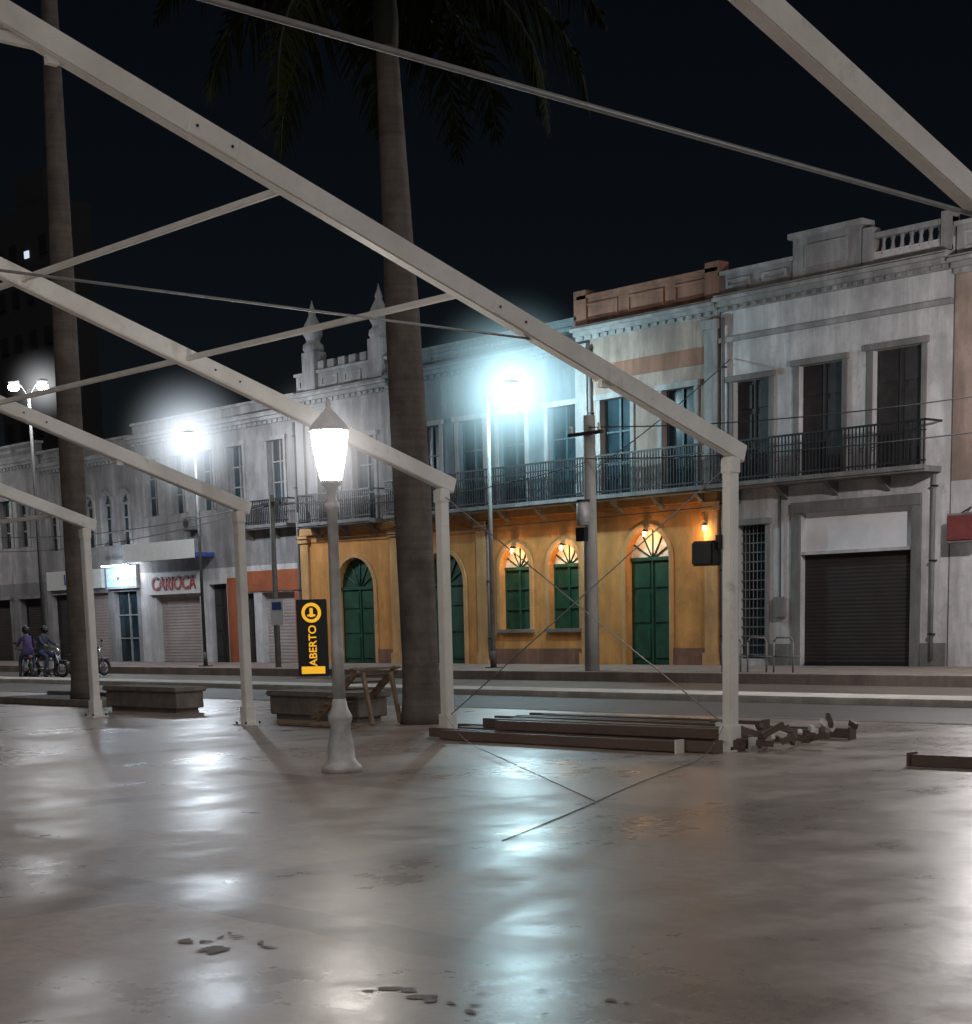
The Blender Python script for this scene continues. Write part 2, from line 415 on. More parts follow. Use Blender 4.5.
b.box('parapet_block_panel','white2',-28.0,-26.7,YF-.12,YF-.08,10.25,10.8)
b.box('balustrade_rail','white2',-26.18,-23.7,YF-.05,YF+.2,10.62,10.75); b.box('balustrade_rail','white2',-26.2,-23.7,YF-.05,YF+.2,10.0,10.1)
x=-26.0
while x<-23.8:
    b.lathe('baluster_stone','white2',x,YF+.08,[(.05,10.1),(.09,10.25),(.05,10.4),(.04,10.5),(.08,10.62)],seg=8); x+=.27
for xx in (-26.1,-23.85): b.box('parapet_pier','white2',xx-.15,xx+.15,YF-.08,YF+.25,10.0,10.9)
downpipe(b,-24.05,.3,4.8); downpipe(b,-30.72,.3,9.4); b.box('meter_box','stone',-28.95,-28.6,YF-.14,YF,1.4,1.95,.01)
b.cyl('conduit','cable',(-28.78,YF-.05,1.95),(-28.78,YF-.05,4.8),.02,seg=6)
b.finish()

# --- ochre building with arches
b=Ob('ochre_arched_building')
ops=[dict(x0=-48.35,x1=-46.25,z0=G0,z1=3.75,arch=True,pane='green',trim='trimo',style='door',fm='green',fan='green'),
     dict(x0=-43.7,x1=-41.6,z0=G0,z1=3.75,arch=True,pane='green',trim='trimo',style='door',fm='green',fan='green'),
     dict(x0=-39.85,x1=-38.5,z0=1.2,z1=3.75,arch=True,pane='green',trim='trimo',style='window',fm='green',fan='panel',sillbox=1),
     dict(x0=-37.65,x1=-36.35,z0=1.2,z1=3.75,arch=True,pane='green',trim='trimo',style='window',fm='green',fan='panel',sillbox=1),
     dict(x0=-34.45,x1=-32.75,z0=G0,z1=4.0,arch=True,pane='green',trim='trimo',style='door',fm='green',fan='panel')]
for cx in (-48.6,-46.6,-43.2,-41.1,-39.2,-37.0,-34.8,-32.4):
    ops.append(dict(x0=cx-.6,x1=cx+.6,z0=5.0,z1=7.75,trim='trim',pane='glass',style='window',fm='teal'))
facade(b,-50.3,-45.0,0,9.6,[(4.75,'ochre'),(99,'white2')],[o for o in ops if o['x1']<-45.5])
facade(b,-45.0,-36.3,0,9.6,[(4.75,'ochre'),(99,'pale')],[o for o in ops if -45<o['x0'] and o['x1']<-36.31])
facade(b,-36.3,-30.9,0,9.9,[(4.75,'ochre'),(99,'peach')],[o for o in ops if o['x0']>-36.3])
shell(b,-50.3,-30.9,9.7,'white2')
for xx in (-50.1,-45.0,-40.65,-36.0,-31.15): pilaster(b,xx,.45,.12,4.6,'trimo')
for xx in (-50.1,-45.0,-36.1,-31.15): pilaster(b,xx,.45,5.1,9.4,'trim')
b.box('belt_course','trimo',-50.3,-30.9,YF-.13,YF+.01,4.62,4.85)
b.box('plinth','brickp',-46.1,-43.85,YF-.04,YF+.01,0,.6); b.box('plinth','brickp',-40.4,-36.3,YF-.04,YF+.01,0,.6);b.box('plinth','brickp',-32.6,-31.4,YF-.04,YF+.01,0,.6)
railing(b,-44.7,-30.95,4.98,.7,1.15); railing(b,-49.6,-45.5,4.98,.7,1.0)
cornice(b,-50.3,-45.02,9.1,'trim'); cornice(b,-44.98,-36.32,9.2,'pale'); cornice(b,-36.28,-30.9,9.5,'trim',.95)
b.box('frieze','brickp',-36.25,-30.95,YF-.03,YF+.01,8.3,8.75)
parapet(b,-36.2,-30.95,9.9,10.65,'brickp',panels=3,pm='brickp',cap='brickp')
parapet(b,-44.9,-36.3,9.6,10.1,'pale',panels=5,cap='pale')
parapet(b,-50.25,-45.05,9.5,10.1,'white2',panels=4)
x=-49.0
while x<-46.0: b.box('merlon','white2',x,x+.35,YF-.02,YF+.24,10.2,10.5); x+=.6
for xx in (-49.35,-45.65):
    b.box('finial_pier','white2',xx-.35,xx+.35,YF-.15,YF+.4,9.5,10.85)
    b.lathe('finial_urn','white2',xx,YF+.12,[(.32,10.85),(.38,10.95),(.36,11.1),(.24,11.2),(.26,11.3),(.35,11.45),(.33,11.7),(.22,11.9),(.12,12.1),(.14,12.2),(.06,12.4),(.01,12.6)],seg=12)
for xx in (-36.1,-31.1): b.box('parapet_pier','brickp',xx-.25,xx+.25,YF-.1,YF+.3,9.9,10.9)
WARM=[(-39.17,3.72),(-37.0,3.72),(-33.6,3.95),(-31.35,4.0)]
for xx,z in WARM:
    b.box('lantern_bracket','iron',xx-.02,xx+.02,YF-.14,YF+.02,z-.02,z+.02)
    b.lathe('lantern_glass','warm',xx,YF-.14,[(.035,z-.17),(.05,z-.1),(.035,z-.04)],seg=8)
    b.lathe('lantern_cap','iron',xx,YF-.14,[(.07,z-.04),(.04,z+.02),(.01,z+.04)],seg=8)
downpipe(b,-40.3,.3,4.6); aircon(b,-42.6,5.4); downpipe(b,-35.75,5.0,9.3)
b.finish()

# --- shop with red lettering
def text(name,s,loc,size,mat,parent=None,rot=(math.pi/2,0,0),ext=.015):
    c=bpy.data.curves.new(name,'FONT'); c.body=s; c.size=size; c.extrude=ext; c.align_x='CENTER'; c.align_y='CENTER'; c.offset=.012*size
    o=bpy.data.objects.new(name,c); col.objects.link(o); o.location=loc; o.rotation_euler=rot; c.materials.append(M[mat])
    if parent: o.parent=parent
    return o
b=Ob('corner_shop_building')
ops=[dict(x0=-60.4,x1=-57.2,z0=G0,z1=2.7,pane='shutp',style='none'),
     dict(x0=-56.5,x1=-55.3,z0=G0,z1=3.1,pane='dwood',style='door'),
     dict(x0=-54.3,x1=-53.5,z0=G0,z1=2.7,pane='dwood',style='door'),
     dict(x0=-53.0,x1=-50.9,z0=G0,z1=2.7,pane='shutp',style='none')]
for cx in (-60.3,-58.3,-56.3,-54.3,-51.7): ops.append(dict(x0=cx-.5,x1=cx+.5,z0=5.9,z1=8.1,trim='trim',pane='glass',style='window',fm='trim'))
facade(b,-61.6,-50.35,0,9.2,[(3.7,'white'),(99,'white2')],ops); shell(b,-61.6,-50.35,9.2,'white2')
b.box('painted_panel','redwall',-55.2,-54.4,YF-.04,YF+.01,.12,3.3); b.box('painted_panel','redwall',-54.35,-50.6,YF-.04,YF+.01,2.75,3.5)
b.box('painted_panel','redwall',-50.85,-50.5,YF-.042,YF+.01,.12,2.7)
cornice(b,-61.6,-50.35,8.7,'trim'); parapet(b,-61.5,-50.4,9.2,9.5,'white2')
b.box('marquee','blue',-61.2,-56.0,YF-.9,YF,4.15,4.3); b.box('marquee_fascia','signw',-61.2,-56.0,YF-.95,YF-.9,4.1,4.8)
b.box('sign_board','signw',-60.8,-56.9,YF-.12,YF,2.78,3.65,.02)
railing(b,-53.8,-50.5,5.1,.5,.9); aircon(b,-57.6,5.2); downpipe(b,-50.45,.3,8.6)
e=b.finish(); text('sign_lettering','CARIOCA',(-58.85,YF-.14,3.2),.74,'red',e)

b=Ob('lit_shop_building')
ops=[dict(x0=-63.8,x1=-61.9,z0=G0,z1=3.0,pane='glass',style='window',fm='trim'),
     dict(x0=-66.6,x1=-64.2,z0=G0,z1=3.0,pane='shutp',style='none'),dict(x0=-69.1,x1=-67.1,z0=G0,z1=3.0,pane='shut',style='none')]
for cx in (-62.5,-63.9,-65.4,-67.2,-68.6): ops.append(dict(x0=cx-.42,x1=cx+.42,z0=4.9,z1=7.0,arch=True,trim='trim',pane='glass',style='window',fm='trim'))
facade(b,-69.5,-61.62,0,8.7,[(99,'white2')],ops); shell(b,-69.5,-61.62,8.7,'white2')
cornice(b,-69.5,-61.62,8.2,'trim'); parapet(b,-69.45,-61.7,8.7,9.1,'white2',panels=4)
b.box('marquee_light','shopl',-63.6,-61.9,YF-.6,YF-.5,4.02,4.07)
b.box('lit_sign','signlit',-63.9,-61.7,YF-.2,YF,3.2,3.95); b.box('sign_frame','greym',-64.0,-61.6,YF-.17,YF+.01,3.12,4.03)
b.box('shop_sign','signw',-69.2,-64.4,YF-.15,YF,3.2,4.0)
b.ell('bulkhead_light','coolw',(-61.75,YF-.5,3.9),(.16,.16,.16))
e=b.finish(); text('sign_lettering','FARMACIA',(-62.8,YF-.22,3.58),.42,'signw',e); text('sign_lettering_b','LOJAS',(-66.8,YF-.17,3.6),.6,'blue',e)

b=Ob('grey_townhouse'); ops=[]
for cx in (-71.3,-72.9,-74.6,-76.5,-78.5,-80.5): ops.append(dict(x0=cx-.5,x1=cx+.5,z0=5.2,z1=7.3,trim='trim',pane='glass',style='window',fm='trim'))
for cx in (-71.0,-74.0,-77.0,-80.0): ops.append(dict(x0=cx-1.0,x1=cx+1.0,z0=G0,z1=2.9,pane='shut' if cx>-75 else 'shutp',style='none',trim='stone'))
facade(b,-82,-69.52,0,9.2,[(3.6,'greyw'),(99,'white2')],ops); shell(b,-82,-69.52,9.2,'greyw'); cornice(b,-82,-69.52,8.6,'trim'); parapet(b,-81.9,-69.6,9.2,9.6,'greyw',panels=6)
b.finish()
b=Ob('cream_townhouse'); ops=[]
for i in range(8): ops.append(dict(x0=-84-i*2.2-.5,x1=-84-i*2.2+.5,z0=5.2,z1=7.3,trim='trim',pane='glass')); ops.append(dict(x0=-84-i*2.2-.6,x1=-84-i*2.2+.6,z0=G0,z1=3,pane='shutp',style='none'))
facade(b,-102,-82.02,0,8.6,[(99,'white2')],ops); shell(b,-102,-82.02,8.6,'white2'); cornice(b,-102,-82.02,8.0,'trim'); b.finish()
b=Ob('peach_townhouse'); ops=[]
for i in range(4): ops.append(dict(x0=-22.0+i*2.1-.5,x1=-22.0+i*2.1+.5,z0=5.2,z1=7.7,trim='trim',pane='dwood',style='door')); ops.append(dict(x0=-21.6+i*2.1-.6,x1=-21.6+i*2.1+.6,z0=G0,z1=3.2,pane='green',style='door',fm='green',trim='stone'))
facade(b,-23.62,-14,0,9.8,[(4.6,'white'),(99,'peach')],ops); shell(b,-23.62,-14,9.8,'peach'); cornice(b,-23.62,-14,9.4,'trim'); parapet(b,-23.6,-14,9.8,10.5,'white2',panels=4)
b.box('projecting_sign','dred',-23.4,-22.7,YF-.5,YF-.35,3.15,3.75,.02); b.box('projecting_sign_border','stone',-23.43,-22.67,YF-.47,YF-.38,3.1,3.8,.01); b.cyl('sign_arm','iron',(-23.05,YF-.42,3.8),(-23.05,YF,3.95),.02)
b.finish()
M['tower']=simple('dark_concrete_tower',(.014,.016,.02),.95)
M['litwin']=emis('lit_window',(.7,.85,1),.8)
b=Ob('apartment_tower'); b.box('body','tower',-114,-105.5,58,61,0,29.5); b.box('water_tank','tower',-112,-108,59,61,29.5,32)
for k in range(9):
    for i in range(4):
        lit=(k,i) in ((8,2),(7,3))
        xx=-113.4+i*2.1; b.box('window','litwin' if lit else 'iron',xx,xx+(.55 if lit else 1.0),57.9,58.01,3+k*2.9,(3.45 if lit else 4.1)+k*2.9)
b.finish()

# ------------------------------------------------------------------ ground
def sheet(name,mat,x0,x1,y0,y1,z):
    o=Ob(name); o.quad(name,mat,[(x0,y0,z),(x1,y0,z),(x1,y1,z),(x0,y1,z)]); return o.finish(True)
sheet('ground','asph2',-600,600,-600,600,-.13)
o=Ob('plaza_paving'); o.box('plaza_paving','plaza',-160,60,-60,20.3,-.3,0); o.finish(True)
o=Ob('plaza_kerb'); o.box('plaza_kerb','concrete',-160,60,20.303,20.5,-.3,.004); o.finish(True)
sheet('road','asph',-200,100,20.5,25.6,-.126)
o=Ob('median_strip'); o.box('median_strip','strip',-200,100,25.6,26.9,-.3,-.0,.03); o.finish(True)
sheet('parking_lane','asph2',-200,100,26.9,32.0,-.122)
o=Ob('sidewalk'); o.box('sidewalk','side',-200,100,32.0,YF+.3,-.3,G0,.02); o.finish(True)
# small damp stains / flattened litter on the paving
random.seed(11)
o=Ob('paving_stains'); bb=o.bm('paving_stains','litter'); ZC=[.004]
def flake(x,y,s):
    n=random.randint(7,11); a0=random.uniform(0,6.28); el=random.uniform(.3,.7); th=random.uniform(0,3.14); vs=[]; ZC[0]+=.00003
    for i in range(n):
        a=a0+2*math.pi*i/n; r=s*random.uniform(.5,1.25); u,v=r*math.cos(a),r*el*math.sin(a)
        vs.append(bb.verts.new((x+u*math.cos(th)-v*math.sin(th),y+u*math.sin(th)+v*math.cos(th),ZC[0])))
    bb.faces.new(vs)
for cx,cy,sx_,sy_,n,s in ((-5.4,4.5,.22,.1,12,.05),(-5.2,4.9,.25,.1,8,.03),(-7.15,4.7,.16,.14,12,.07),(-12.8,14.2,1.2,.6,20,.03),(-20.5,15.8,1.5,.8,40,.04)):
    for i in range(n): flake(random.gauss(cx,sx_),min(20,random.gauss(cy,sy_)),s*random.uniform(.4,1.4))
o.finish(True)

# ------------------------------------------------------------------ tent frames
FX=[-7.33,-12.66,-17.66,-22.5,-27.3,-32.3]
YE,ZE=15.3,3.42; YR,ZR=5.0,6.77
sl=(ZR-ZE)/(YR-YE)
t=Ob('marquee_tent_frame')
def zr(y): return ZE+(y-YE)*sl if y>=YR else ZR-(YR-y)*abs(sl)
for k,X in enumerate(FX):
    for sgn in (1,-1):
        yp=YE if sgn==1 else 2*YR-YE
        ye=yp+.2*sgn
        t.beam('rafter','alu',(X,ye,zr(ye)),(X,YR,ZR),.13,.2)
        t.beam('post','alu',(X,yp,0.02),(X,yp,ZE-.1),.14,.14)
        t.box('base_plate','alu',X-.17,X+.17,yp-.17,yp+.17,0,.02)
        t.box('base_sleeve','alu',X-.09,X+.09,yp-.09,yp+.09,.02,.3,.008)
        t.box('head_plate','alu',X-.08,X+.08,yp-.083,yp+.083,ZE-.28,ZE-.12,.008)
        for dx,dy in ((.13,.13),(-.13,.13),(.13,-.13),(-.13,-.13)): t.cyl('anchor_bolt','iron',(X+dx,yp+dy,.02),(X+dx,yp+dy,.06),.015,seg=6)
        for q in (.33,.66):
            yy=yp+(YR-yp)*q; z=zr(yy); d=Vector((0,YR-yp,ZR-ZE)).normalized()
            c=Vector((X,yy,z)); t.beam('splice_plate','alu',c-d*.25,c+d*.25,.14,.17,.004)
            for w in (-.18,.18): t.cyl('bolt','iron',c+d*w+Vector((-.08,0,0)),c+d*w+Vector((.08,0,0)),.013,seg=6)
        for q in (.2,.8):
            yy=yp+(YR-yp)*q; t.box('lug','alu',X-.03,X+.03,yy-.05,yy+.05,zr(yy)-.16,zr(yy)-.08)
    t.beam('ridge_collar','alu',(X,7.1,zr(7.1)-.02),(X,2*YR-7.1,zr(7.1)-.02),.06,.08,.005)
X=FX[0]; t.cyl('tie_wire','wire',(X,11.95,4.47),(X,-1.5,4.66),.018,seg=6)
X=FX[1]; t.cyl('tie_wire','wire',(X,12.3,4.33),(X,-1.5,4.36),.012,seg=6)
t.beam('purlin','alu',(FX[1],9.3,zr(9.3)-.02),(FX[3],9.3,zr(9.3)-.02),.05,.06,.005)
t.beam('purlin','alu',(FX[1],11.35,zr(11.35)-.02),(FX[4],11.35,zr(11.35)-.02),.05,.06,.005)
t.beam('ridge_purlin','alu',(FX[0],YR,ZR),(FX[-1],YR,ZR),.08,.1,.005)
t.beam('purlin','alu',(FX[0],2.,zr(2.)),(FX[-1],2.,zr(2.)),.05,.06,.005)
t.beam('eave_tie','alu',(FX[4],YE-.6,ZE+.1),(FX[5],YE-.6,ZE+.1),.05,.07,.005)
t.cyl('brace_wire','wire',(FX[2],YE,.25),(FX[1],YE,3.25),.008,seg=6); t.cyl('brace_wire','wire',(FX[1],YE,.25),(FX[2],YE,3.25),.008,seg=6)
X=FX[1]; t.box('floodlight_housing','black',X-.42,X-.1,YE-.2,YE-.02,2.12,2.4,.02); t.box('floodlight_bracket','iron',X-.12,X-.06,YE-.12,YE-.04,2.3,2.46)
t.box('floodlight_glass','iron',X-.4,X-.12,YE-.205,YE-.2,2.15,2.37)
t.finish()
def rope(name,pts,r,mat='cable'):
    c=bpy.data.curves.new(name,'CURVE'); c.dimensions='3D'; c.bevel_depth=r; s=c.splines.new('NURBS'); s.points.add(len(pts)-1); s.use_endpoint_u=True; s.order_u=3
    for p,q in zip(s.points,pts): p.co=(*q,1)
    c.materials.append(M[mat]); o=bpy.data.objects.new(name,c); col.objects.link(o); return o
rope('ground_line',[(-12.6,15.1,.3),(-12.2,14.4,.02),(-11.6,13.1,.006),(-10.7,11.4,.006),(-9.8,9.9,.006),(-8.9,8.2,.006)],.004)  # thin dark line lying across the paving
rope('ground_line',[(-17.6,15.2,.3),(-16.6,14.6,.02),(-14.5,13.3,.006),(-12.2,11.8,.006),(-10.2,10.5,.006)],.004,'wire')

# ------------------------------------------------------------------ beam pile
random.seed(3)
p=Ob('steel_beam_pile')
for lay,(n,z) in enumerate(((11,.075),(7,.2))):
    for i in range(n):
        y=14.75+lay*.35+i*.25+random.uniform(-.05,.05); xa=-17.2-.12*i+random.uniform(-.3,.4)+lay*.5; xb=-12.75+random.uniform(-.6,.4)-lay*.3
        dy=random.uniform(-.15,.15)
        p.beam('beam','alu' if random.random()<.12 else 'pile',(xa,y,z),(xb,y+dy,z),.1,.12,.006)
        p.beam('end_plate','alu' if i%3==0 else 'pile',(xb,y+dy,z),(xb+.03,y+dy,z),.14,.16,.003)
for i in range(26):
    c=Vector((-12.5+random.uniform(-.5,.6),15.3+random.uniform(0,1.8),.09+random.uniform(0,.18))); d=Vector((random.uniform(-1,1),random.uniform(-1,1),random.uniform(-.3,.5))).normalized()*random.uniform(.06,.16)
    p.beam('bracket','alu' if i%3==0 else 'pile',c-d,c+d,.05,.07,.004)
p.finish()
p=Ob('loose_steel_beam'); p.beam('beam','pile',(-9.85,14.8,.06),(-7.9,14.9,.06),.12,.12,.01); p.beam('end_plate','pile',(-9.88,14.8,.07),(-9.85,14.8,.07),.16,.14,.003); p.finish()

# ------------------------------------------------------------------ benches
def bench(x0,x1,y0,y1):
    b=Ob('concrete_bench'); b.box('seat_block','concrete',x0,x1,y0,y1,.08,.38,.015); b.box('seat_slab','concrete',x0-.05,x1+.05,y0-.05,y1+.05,.38,.47,.02); b.box('foot','concrete',x0+.1,x1-.1,y0+.06,y1-.06,0,.08); b.finish()
bench(-29.2,-26.7,16.6,17.2); bench(-23.6,-21.2,16.5,17.1)
b=Ob('wooden_pallet'); 
bx,by=-20.95,16.05
for j,(s0) in enumerate((0,.75)):
    b.beam('stringer','plankw',(bx-.75,by+s0,.05),(bx+.35,by+s0,.85),.06,.1,.005)
for i in range(8):
    f=i/7; b.beam('slat','plankw',(bx-.72+1.03*f,by-.08,.11+.75*f),(bx-.72+1.03*f,by+.85,.11+.75*f),.11,.03,.004)
b.beam('prop','plankw',(bx+.35,by+.1,.8),(bx+.55,by+.1,0.02),.06,.06,.004); b.beam('prop','plankw',(bx+.35,by+.65,.8),(bx+.55,by+.65,0.02),.06,.06,.004)
b.beam('loose_plank','plankw',(bx-1.3,by-.3,.03),(bx+.6,by-.2,.03),.16,.04,.004)
b.beam('loose_plank','plankw',(bx-1.0,by-.5,.03),(bx+.9,by-.55,.03),.12,.04,.004)
b.finish()
b=Ob('planter_kerb'); b.box('kerb','concrete',-36.5,-30.6,17.0,17.15,0,.14,.02); b.box('kerb','concrete',-36.5,-30.6,19.2,19.35,0,.14,.02); b.box('kerb','concrete',-30.6,-30.45,17.0,19.35,0,.14,.02); b.box('soil','dwood',-36.5,-30.6,17.15,19.2,0,.06)
b.finish()

# ------------------------------------------------------------------ palms
def bark():
    m,nt,bs=newmat('palm_bark')
    n=noise(nt,3,8,.7,(1,1,.6)); n2=noise(nt,1.2,6,.7,(.3,.3,9))
    a=ramp(nt,n,[(.3,(.06,.052,.047)),(.7,(.18,.155,.135))]); a=mixc(nt,.3,a,ramp(nt,n2,[(.35,(.06,.05,.044)),(.65,(.18,.155,.14))]))
    nt.links.new(a,bs.inputs['Base Color']); bs.inputs['Roughness'].default_value=.95; bs.inputs['Specular IOR Level'].default_value=.2; bump(nt,bs,n2,.4,.02); return m
M['bark']=bark(); M['shaft']=simple('palm_crownshaft',(.015,.02,.009),.8); 
def leafm(name,a,c):
    m,nt,bs=newmat(name); n=noise(nt,1.5,4,.6); nt.links.new(ramp(nt,n,[(.3,a),(.7,c)]),bs.inputs['Base Color']); bs.inputs['Roughness'].default_value=.9; bs.inputs['Specular IOR Level'].default_value=.05; return m
M['frond']=leafm('palm_frond',(.007,.011,.003),(.021,.025,.009)); M['dead']=leafm('dry_frond',(.012,.009,.005),(.02,.015,.009))
def palm(x,y,H,r,lean,seed,flen=3.7,nf=18):
    rnd=random.Random(seed); b=Ob('royal_palm',(x,y,0))
    prof=[]
    for i in range(61):
        f=i/60; z=H*f; rr=r*(1.0+.28*math.exp(-z/.35)) * (1-.12*f+.08*math.exp(-((f-.35)/.2)**2)-(.3*max(0,f-.6)/.4)); rr*=1+rnd.uniform(-.012,.012); prof.append((rr,z))
    b.lathe('trunk','bark',0,0,prof,24)
    bmk=b.bm('trunk','bark')
    for v in bmk.verts: v.co.x+=lean[0]*(v.co.z/H)**1.3; v.co.y+=lean[1]*(v.co.z/H)**1.3
    tx,ty=lean; rt=prof[-1][0]
    b.lathe('crownshaft','shaft',tx,ty,[(rt*1.05,H-.05),(rt*1.15,H+.3),(rt*.8,H+1.0),(rt*.45,H+1.5)],16)
    top=Vector((tx,ty,H+1.15))
    for k in range(nf):
        az=2*math.pi*k/nf*2.4+rnd.uniform(-.2,.2); el=rnd.choice([1.15,.85,.55,.3,.1,-.1]) if k>0 else 1.3
        L=flen*rnd.uniform(.85,1.08); d0=Vector((math.cos(az),math.sin(az),0)); pts=[]; pos=top.copy(); e=el
        ns=16
        for i in range(ns+1):
            pts.append(pos.copy()); st=L/ns; pos=pos+(d0*math.cos(e)+Vector((0,0,1))*math.sin(e))*st; e-= (.085+.05*i/ns)*rnd.uniform(.85,1.15)
            e=max(e,-1.45)
        mat='dead' if rnd.random()<.12 else 'frond'
        for a,c,i in zip(pts,pts[1:],range(ns)): b.cyl('rachis','shaft',a,c,.035*(1-i/ns)+.008,.035*(1-(i+1)/ns)+.008,5,False)
        side=d0.cross(Vector((0,0,1))).normalized(); bm_=b.bm('leaflets',mat)
        nl=60
        for j in range(nl):
            f=.1+.9*j/nl; q=f*ns; i=min(ns-1,int(q)); p0=pts[i].lerp(pts[i+1],q-i); tan=(pts[i+1]-pts[i]).normalized()
            ll=(.75*math.sin(math.pi*min(1,f*.85+.15))+.12)*rnd.uniform(.75,1.15)
            for s_ in (-1,1):
                dr=(side*s_*rnd.uniform(.5,1)+tan*rnd.uniform(.35,.7)+Vector((0,0,rnd.uniform(-1.0,.3)))).normalized(); mid=p0+dr*ll*.5; tip=p0+dr*ll+Vector((0,0,-.35*ll))
                w=tan*.032
                v=[bm_.verts.new(c) for c in (p0-w,p0+w,mid+w*1.1,tip,mid-w*1.1)]; bm_.faces.new(v)
    b.finish()
palm(-20.1,16.9,9.9,.275,(-.3,-.05),5,4.3,24)
palm(-33.1,18.3,15.5,.25,(.1,.15),8,3.6)

# ------------------------------------------------------------------ lamps
def pt(name,loc,power,c,radius=.12,parent=None):
    l=bpy.data.lights.new(name,'POINT'); l.energy=power; l.color=c; l.shadow_soft_size=radius
    o=bpy.data.objects.new(name,l); col.objects.link(o); o.location=loc
    if parent: o.parent=parent
    return o
def glow_ball(parent,loc,c,R,k,pw_=3.0):  # emissive ball paints a lamp's halo, fading outward; scatters no light
    m=bpy.data.materials.new('lamp_glow'); m.use_nodes=True; nt=m.node_tree; nt.nodes.clear()
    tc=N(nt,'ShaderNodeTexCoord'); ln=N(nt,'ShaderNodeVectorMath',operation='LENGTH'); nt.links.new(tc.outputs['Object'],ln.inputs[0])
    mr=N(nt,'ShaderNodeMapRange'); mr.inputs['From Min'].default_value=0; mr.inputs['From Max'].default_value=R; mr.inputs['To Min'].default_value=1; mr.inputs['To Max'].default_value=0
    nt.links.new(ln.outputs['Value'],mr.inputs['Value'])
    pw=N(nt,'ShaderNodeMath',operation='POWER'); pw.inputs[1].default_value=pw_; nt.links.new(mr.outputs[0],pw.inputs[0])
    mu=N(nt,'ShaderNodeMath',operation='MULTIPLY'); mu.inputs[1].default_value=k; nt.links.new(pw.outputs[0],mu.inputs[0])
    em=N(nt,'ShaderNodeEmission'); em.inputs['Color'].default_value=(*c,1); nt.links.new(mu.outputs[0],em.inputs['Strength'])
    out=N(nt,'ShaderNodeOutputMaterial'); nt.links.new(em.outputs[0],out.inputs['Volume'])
    bm_=bmesh.new(); bmesh.ops.create_icosphere(bm_,subdivisions=3,radius=R); me=bpy.data.meshes.new('lamp_glow'); bm_.to_mesh(me); bm_.free(); me.materials.append(m)
    o=bpy.data.objects.new('lamp_glow',me); col.objects.link(o); o.location=loc; o.parent=parent
M['globe']=emis('frosted_lantern_glass',(1,.95,.88),60)
M['fill_globe']=emis('fill_lantern_glass',(1,.92,.85),140)  # glass of the added lamps out of view
def plaza_lamp(x,y,gl):
    b=Ob('plaza_lamp_post',(x,y,0))
    b.lathe('pedestal','greym',0,0,[(.22,0),(.22,.06),(.18,.1),(.15,.14),(.14,.3),(.12,.38),(.105,.5),(.13,.56),(.13,.6),(.09,.68),(.07,.78)],20)
    b.lathe('fluted_column','greym',0,0,[(.07,.78),(.065,1.2),(.073,1.25),(.063,1.3),(.055,2.7),(.08,2.74),(.08,2.8),(.055,2.84),(.05,2.95),(.1,3.0),(.11,3.04)],24,True,-.08)
    b.lathe('lantern_glass',gl,0,0,[(.105,3.05),(.14,3.2),(.175,3.38),(.19,3.5),(.185,3.54)],20)
    b.lathe('lantern_cap','greym',0,0,[(.205,3.54),(.21,3.57),(.16,3.63),(.1,3.69),(.08,3.72),(.05,3.74),(.025,3.78),(.035,3.81),(.01,3.86)],20)
    for i in range(6):
        a=math.pi*2*i/6; b.tube('lantern_rib','greym',[(.11*math.cos(a),.11*math.sin(a),3.04),(.18*math.cos(a),.18*math.sin(a),3.38),(.195*math.cos(a),.195*math.sin(a),3.55)],.007,5)
    return b.finish()
e=plaza_lamp(-14.45,11.0,'globe'); glow_ball(e,(0,0,3.34),(1,.95,.95),.95,1.4)
for q in ((-2.0,-5.0),(2.5,7.0),(-13,-6),(-9.5,-1.5)): plaza_lamp(q[0],q[1],'fill_globe')  # unseen lamps added to brighten the near paving
def street_lamp(x,y,H,hx,hy,hz,power,c,gl,glow=None,dbl=False,z0=.12,r=.075,pm='pole',ls_=(.32,.28,.24)):
    b=Ob('street_lamp',(x,y,0))
    b.cyl('pole',pm,(0,0,z0),(0,0,H),r*1.25,r*.8,12); b.box('base','dpole',-.18,.18,-.18,.18,z0,z0+.03)
    b.cyl('base_sleeve','dpole',(0,0,z0),(0,0,z0+.5),r*1.6,r*1.4,12)
    heads=[(hx,hy,hz)]+([(2*x-hx,2*y-hy,hz)] if dbl else [])
    ls=[]
    for (a,c_,d) in heads:
        lx,ly=a-x,c_-y
        b.tube('arm','dpole',[(0,0,H-.25),(lx*.4,ly*.4,H+.05),(lx*.8,ly*.8,d+.25),(lx,ly,d+.25)],.03)
        b.ell('lamp_head','dpole',(lx,ly,d+.2),(.28,.2,.08)); b.ell('lamp_lens',gl,(lx,ly,d),ls_)  # lens oversized, bloom built into its shape
        ls.append((lx,ly,d-.4))
    e=b.finish()
    for q in ls: pt('lamp_light',q,power,c,.1,e)
    if glow: glow_ball(e,(hx-x,hy-y,hz),c,*glow)
    return e
CY=(.55,.88,1)
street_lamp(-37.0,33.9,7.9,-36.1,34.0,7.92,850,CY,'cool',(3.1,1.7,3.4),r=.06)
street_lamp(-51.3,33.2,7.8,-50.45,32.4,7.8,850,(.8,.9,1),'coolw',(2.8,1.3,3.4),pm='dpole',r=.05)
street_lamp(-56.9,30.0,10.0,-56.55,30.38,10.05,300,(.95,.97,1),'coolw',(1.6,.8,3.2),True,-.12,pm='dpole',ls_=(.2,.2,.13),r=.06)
street_lamp(-18.0,33.0,7.2,-18.0,31.0,7.2,1700,(1,.95,.94),'coolw')  # unseen lamp added to brighten the white townhouse
street_lamp(-2.0,33.0,8.2,-2.0,32.0,8.3,1500,(.95,.97,1),'coolw')  # unseen lamp added as fill from the right
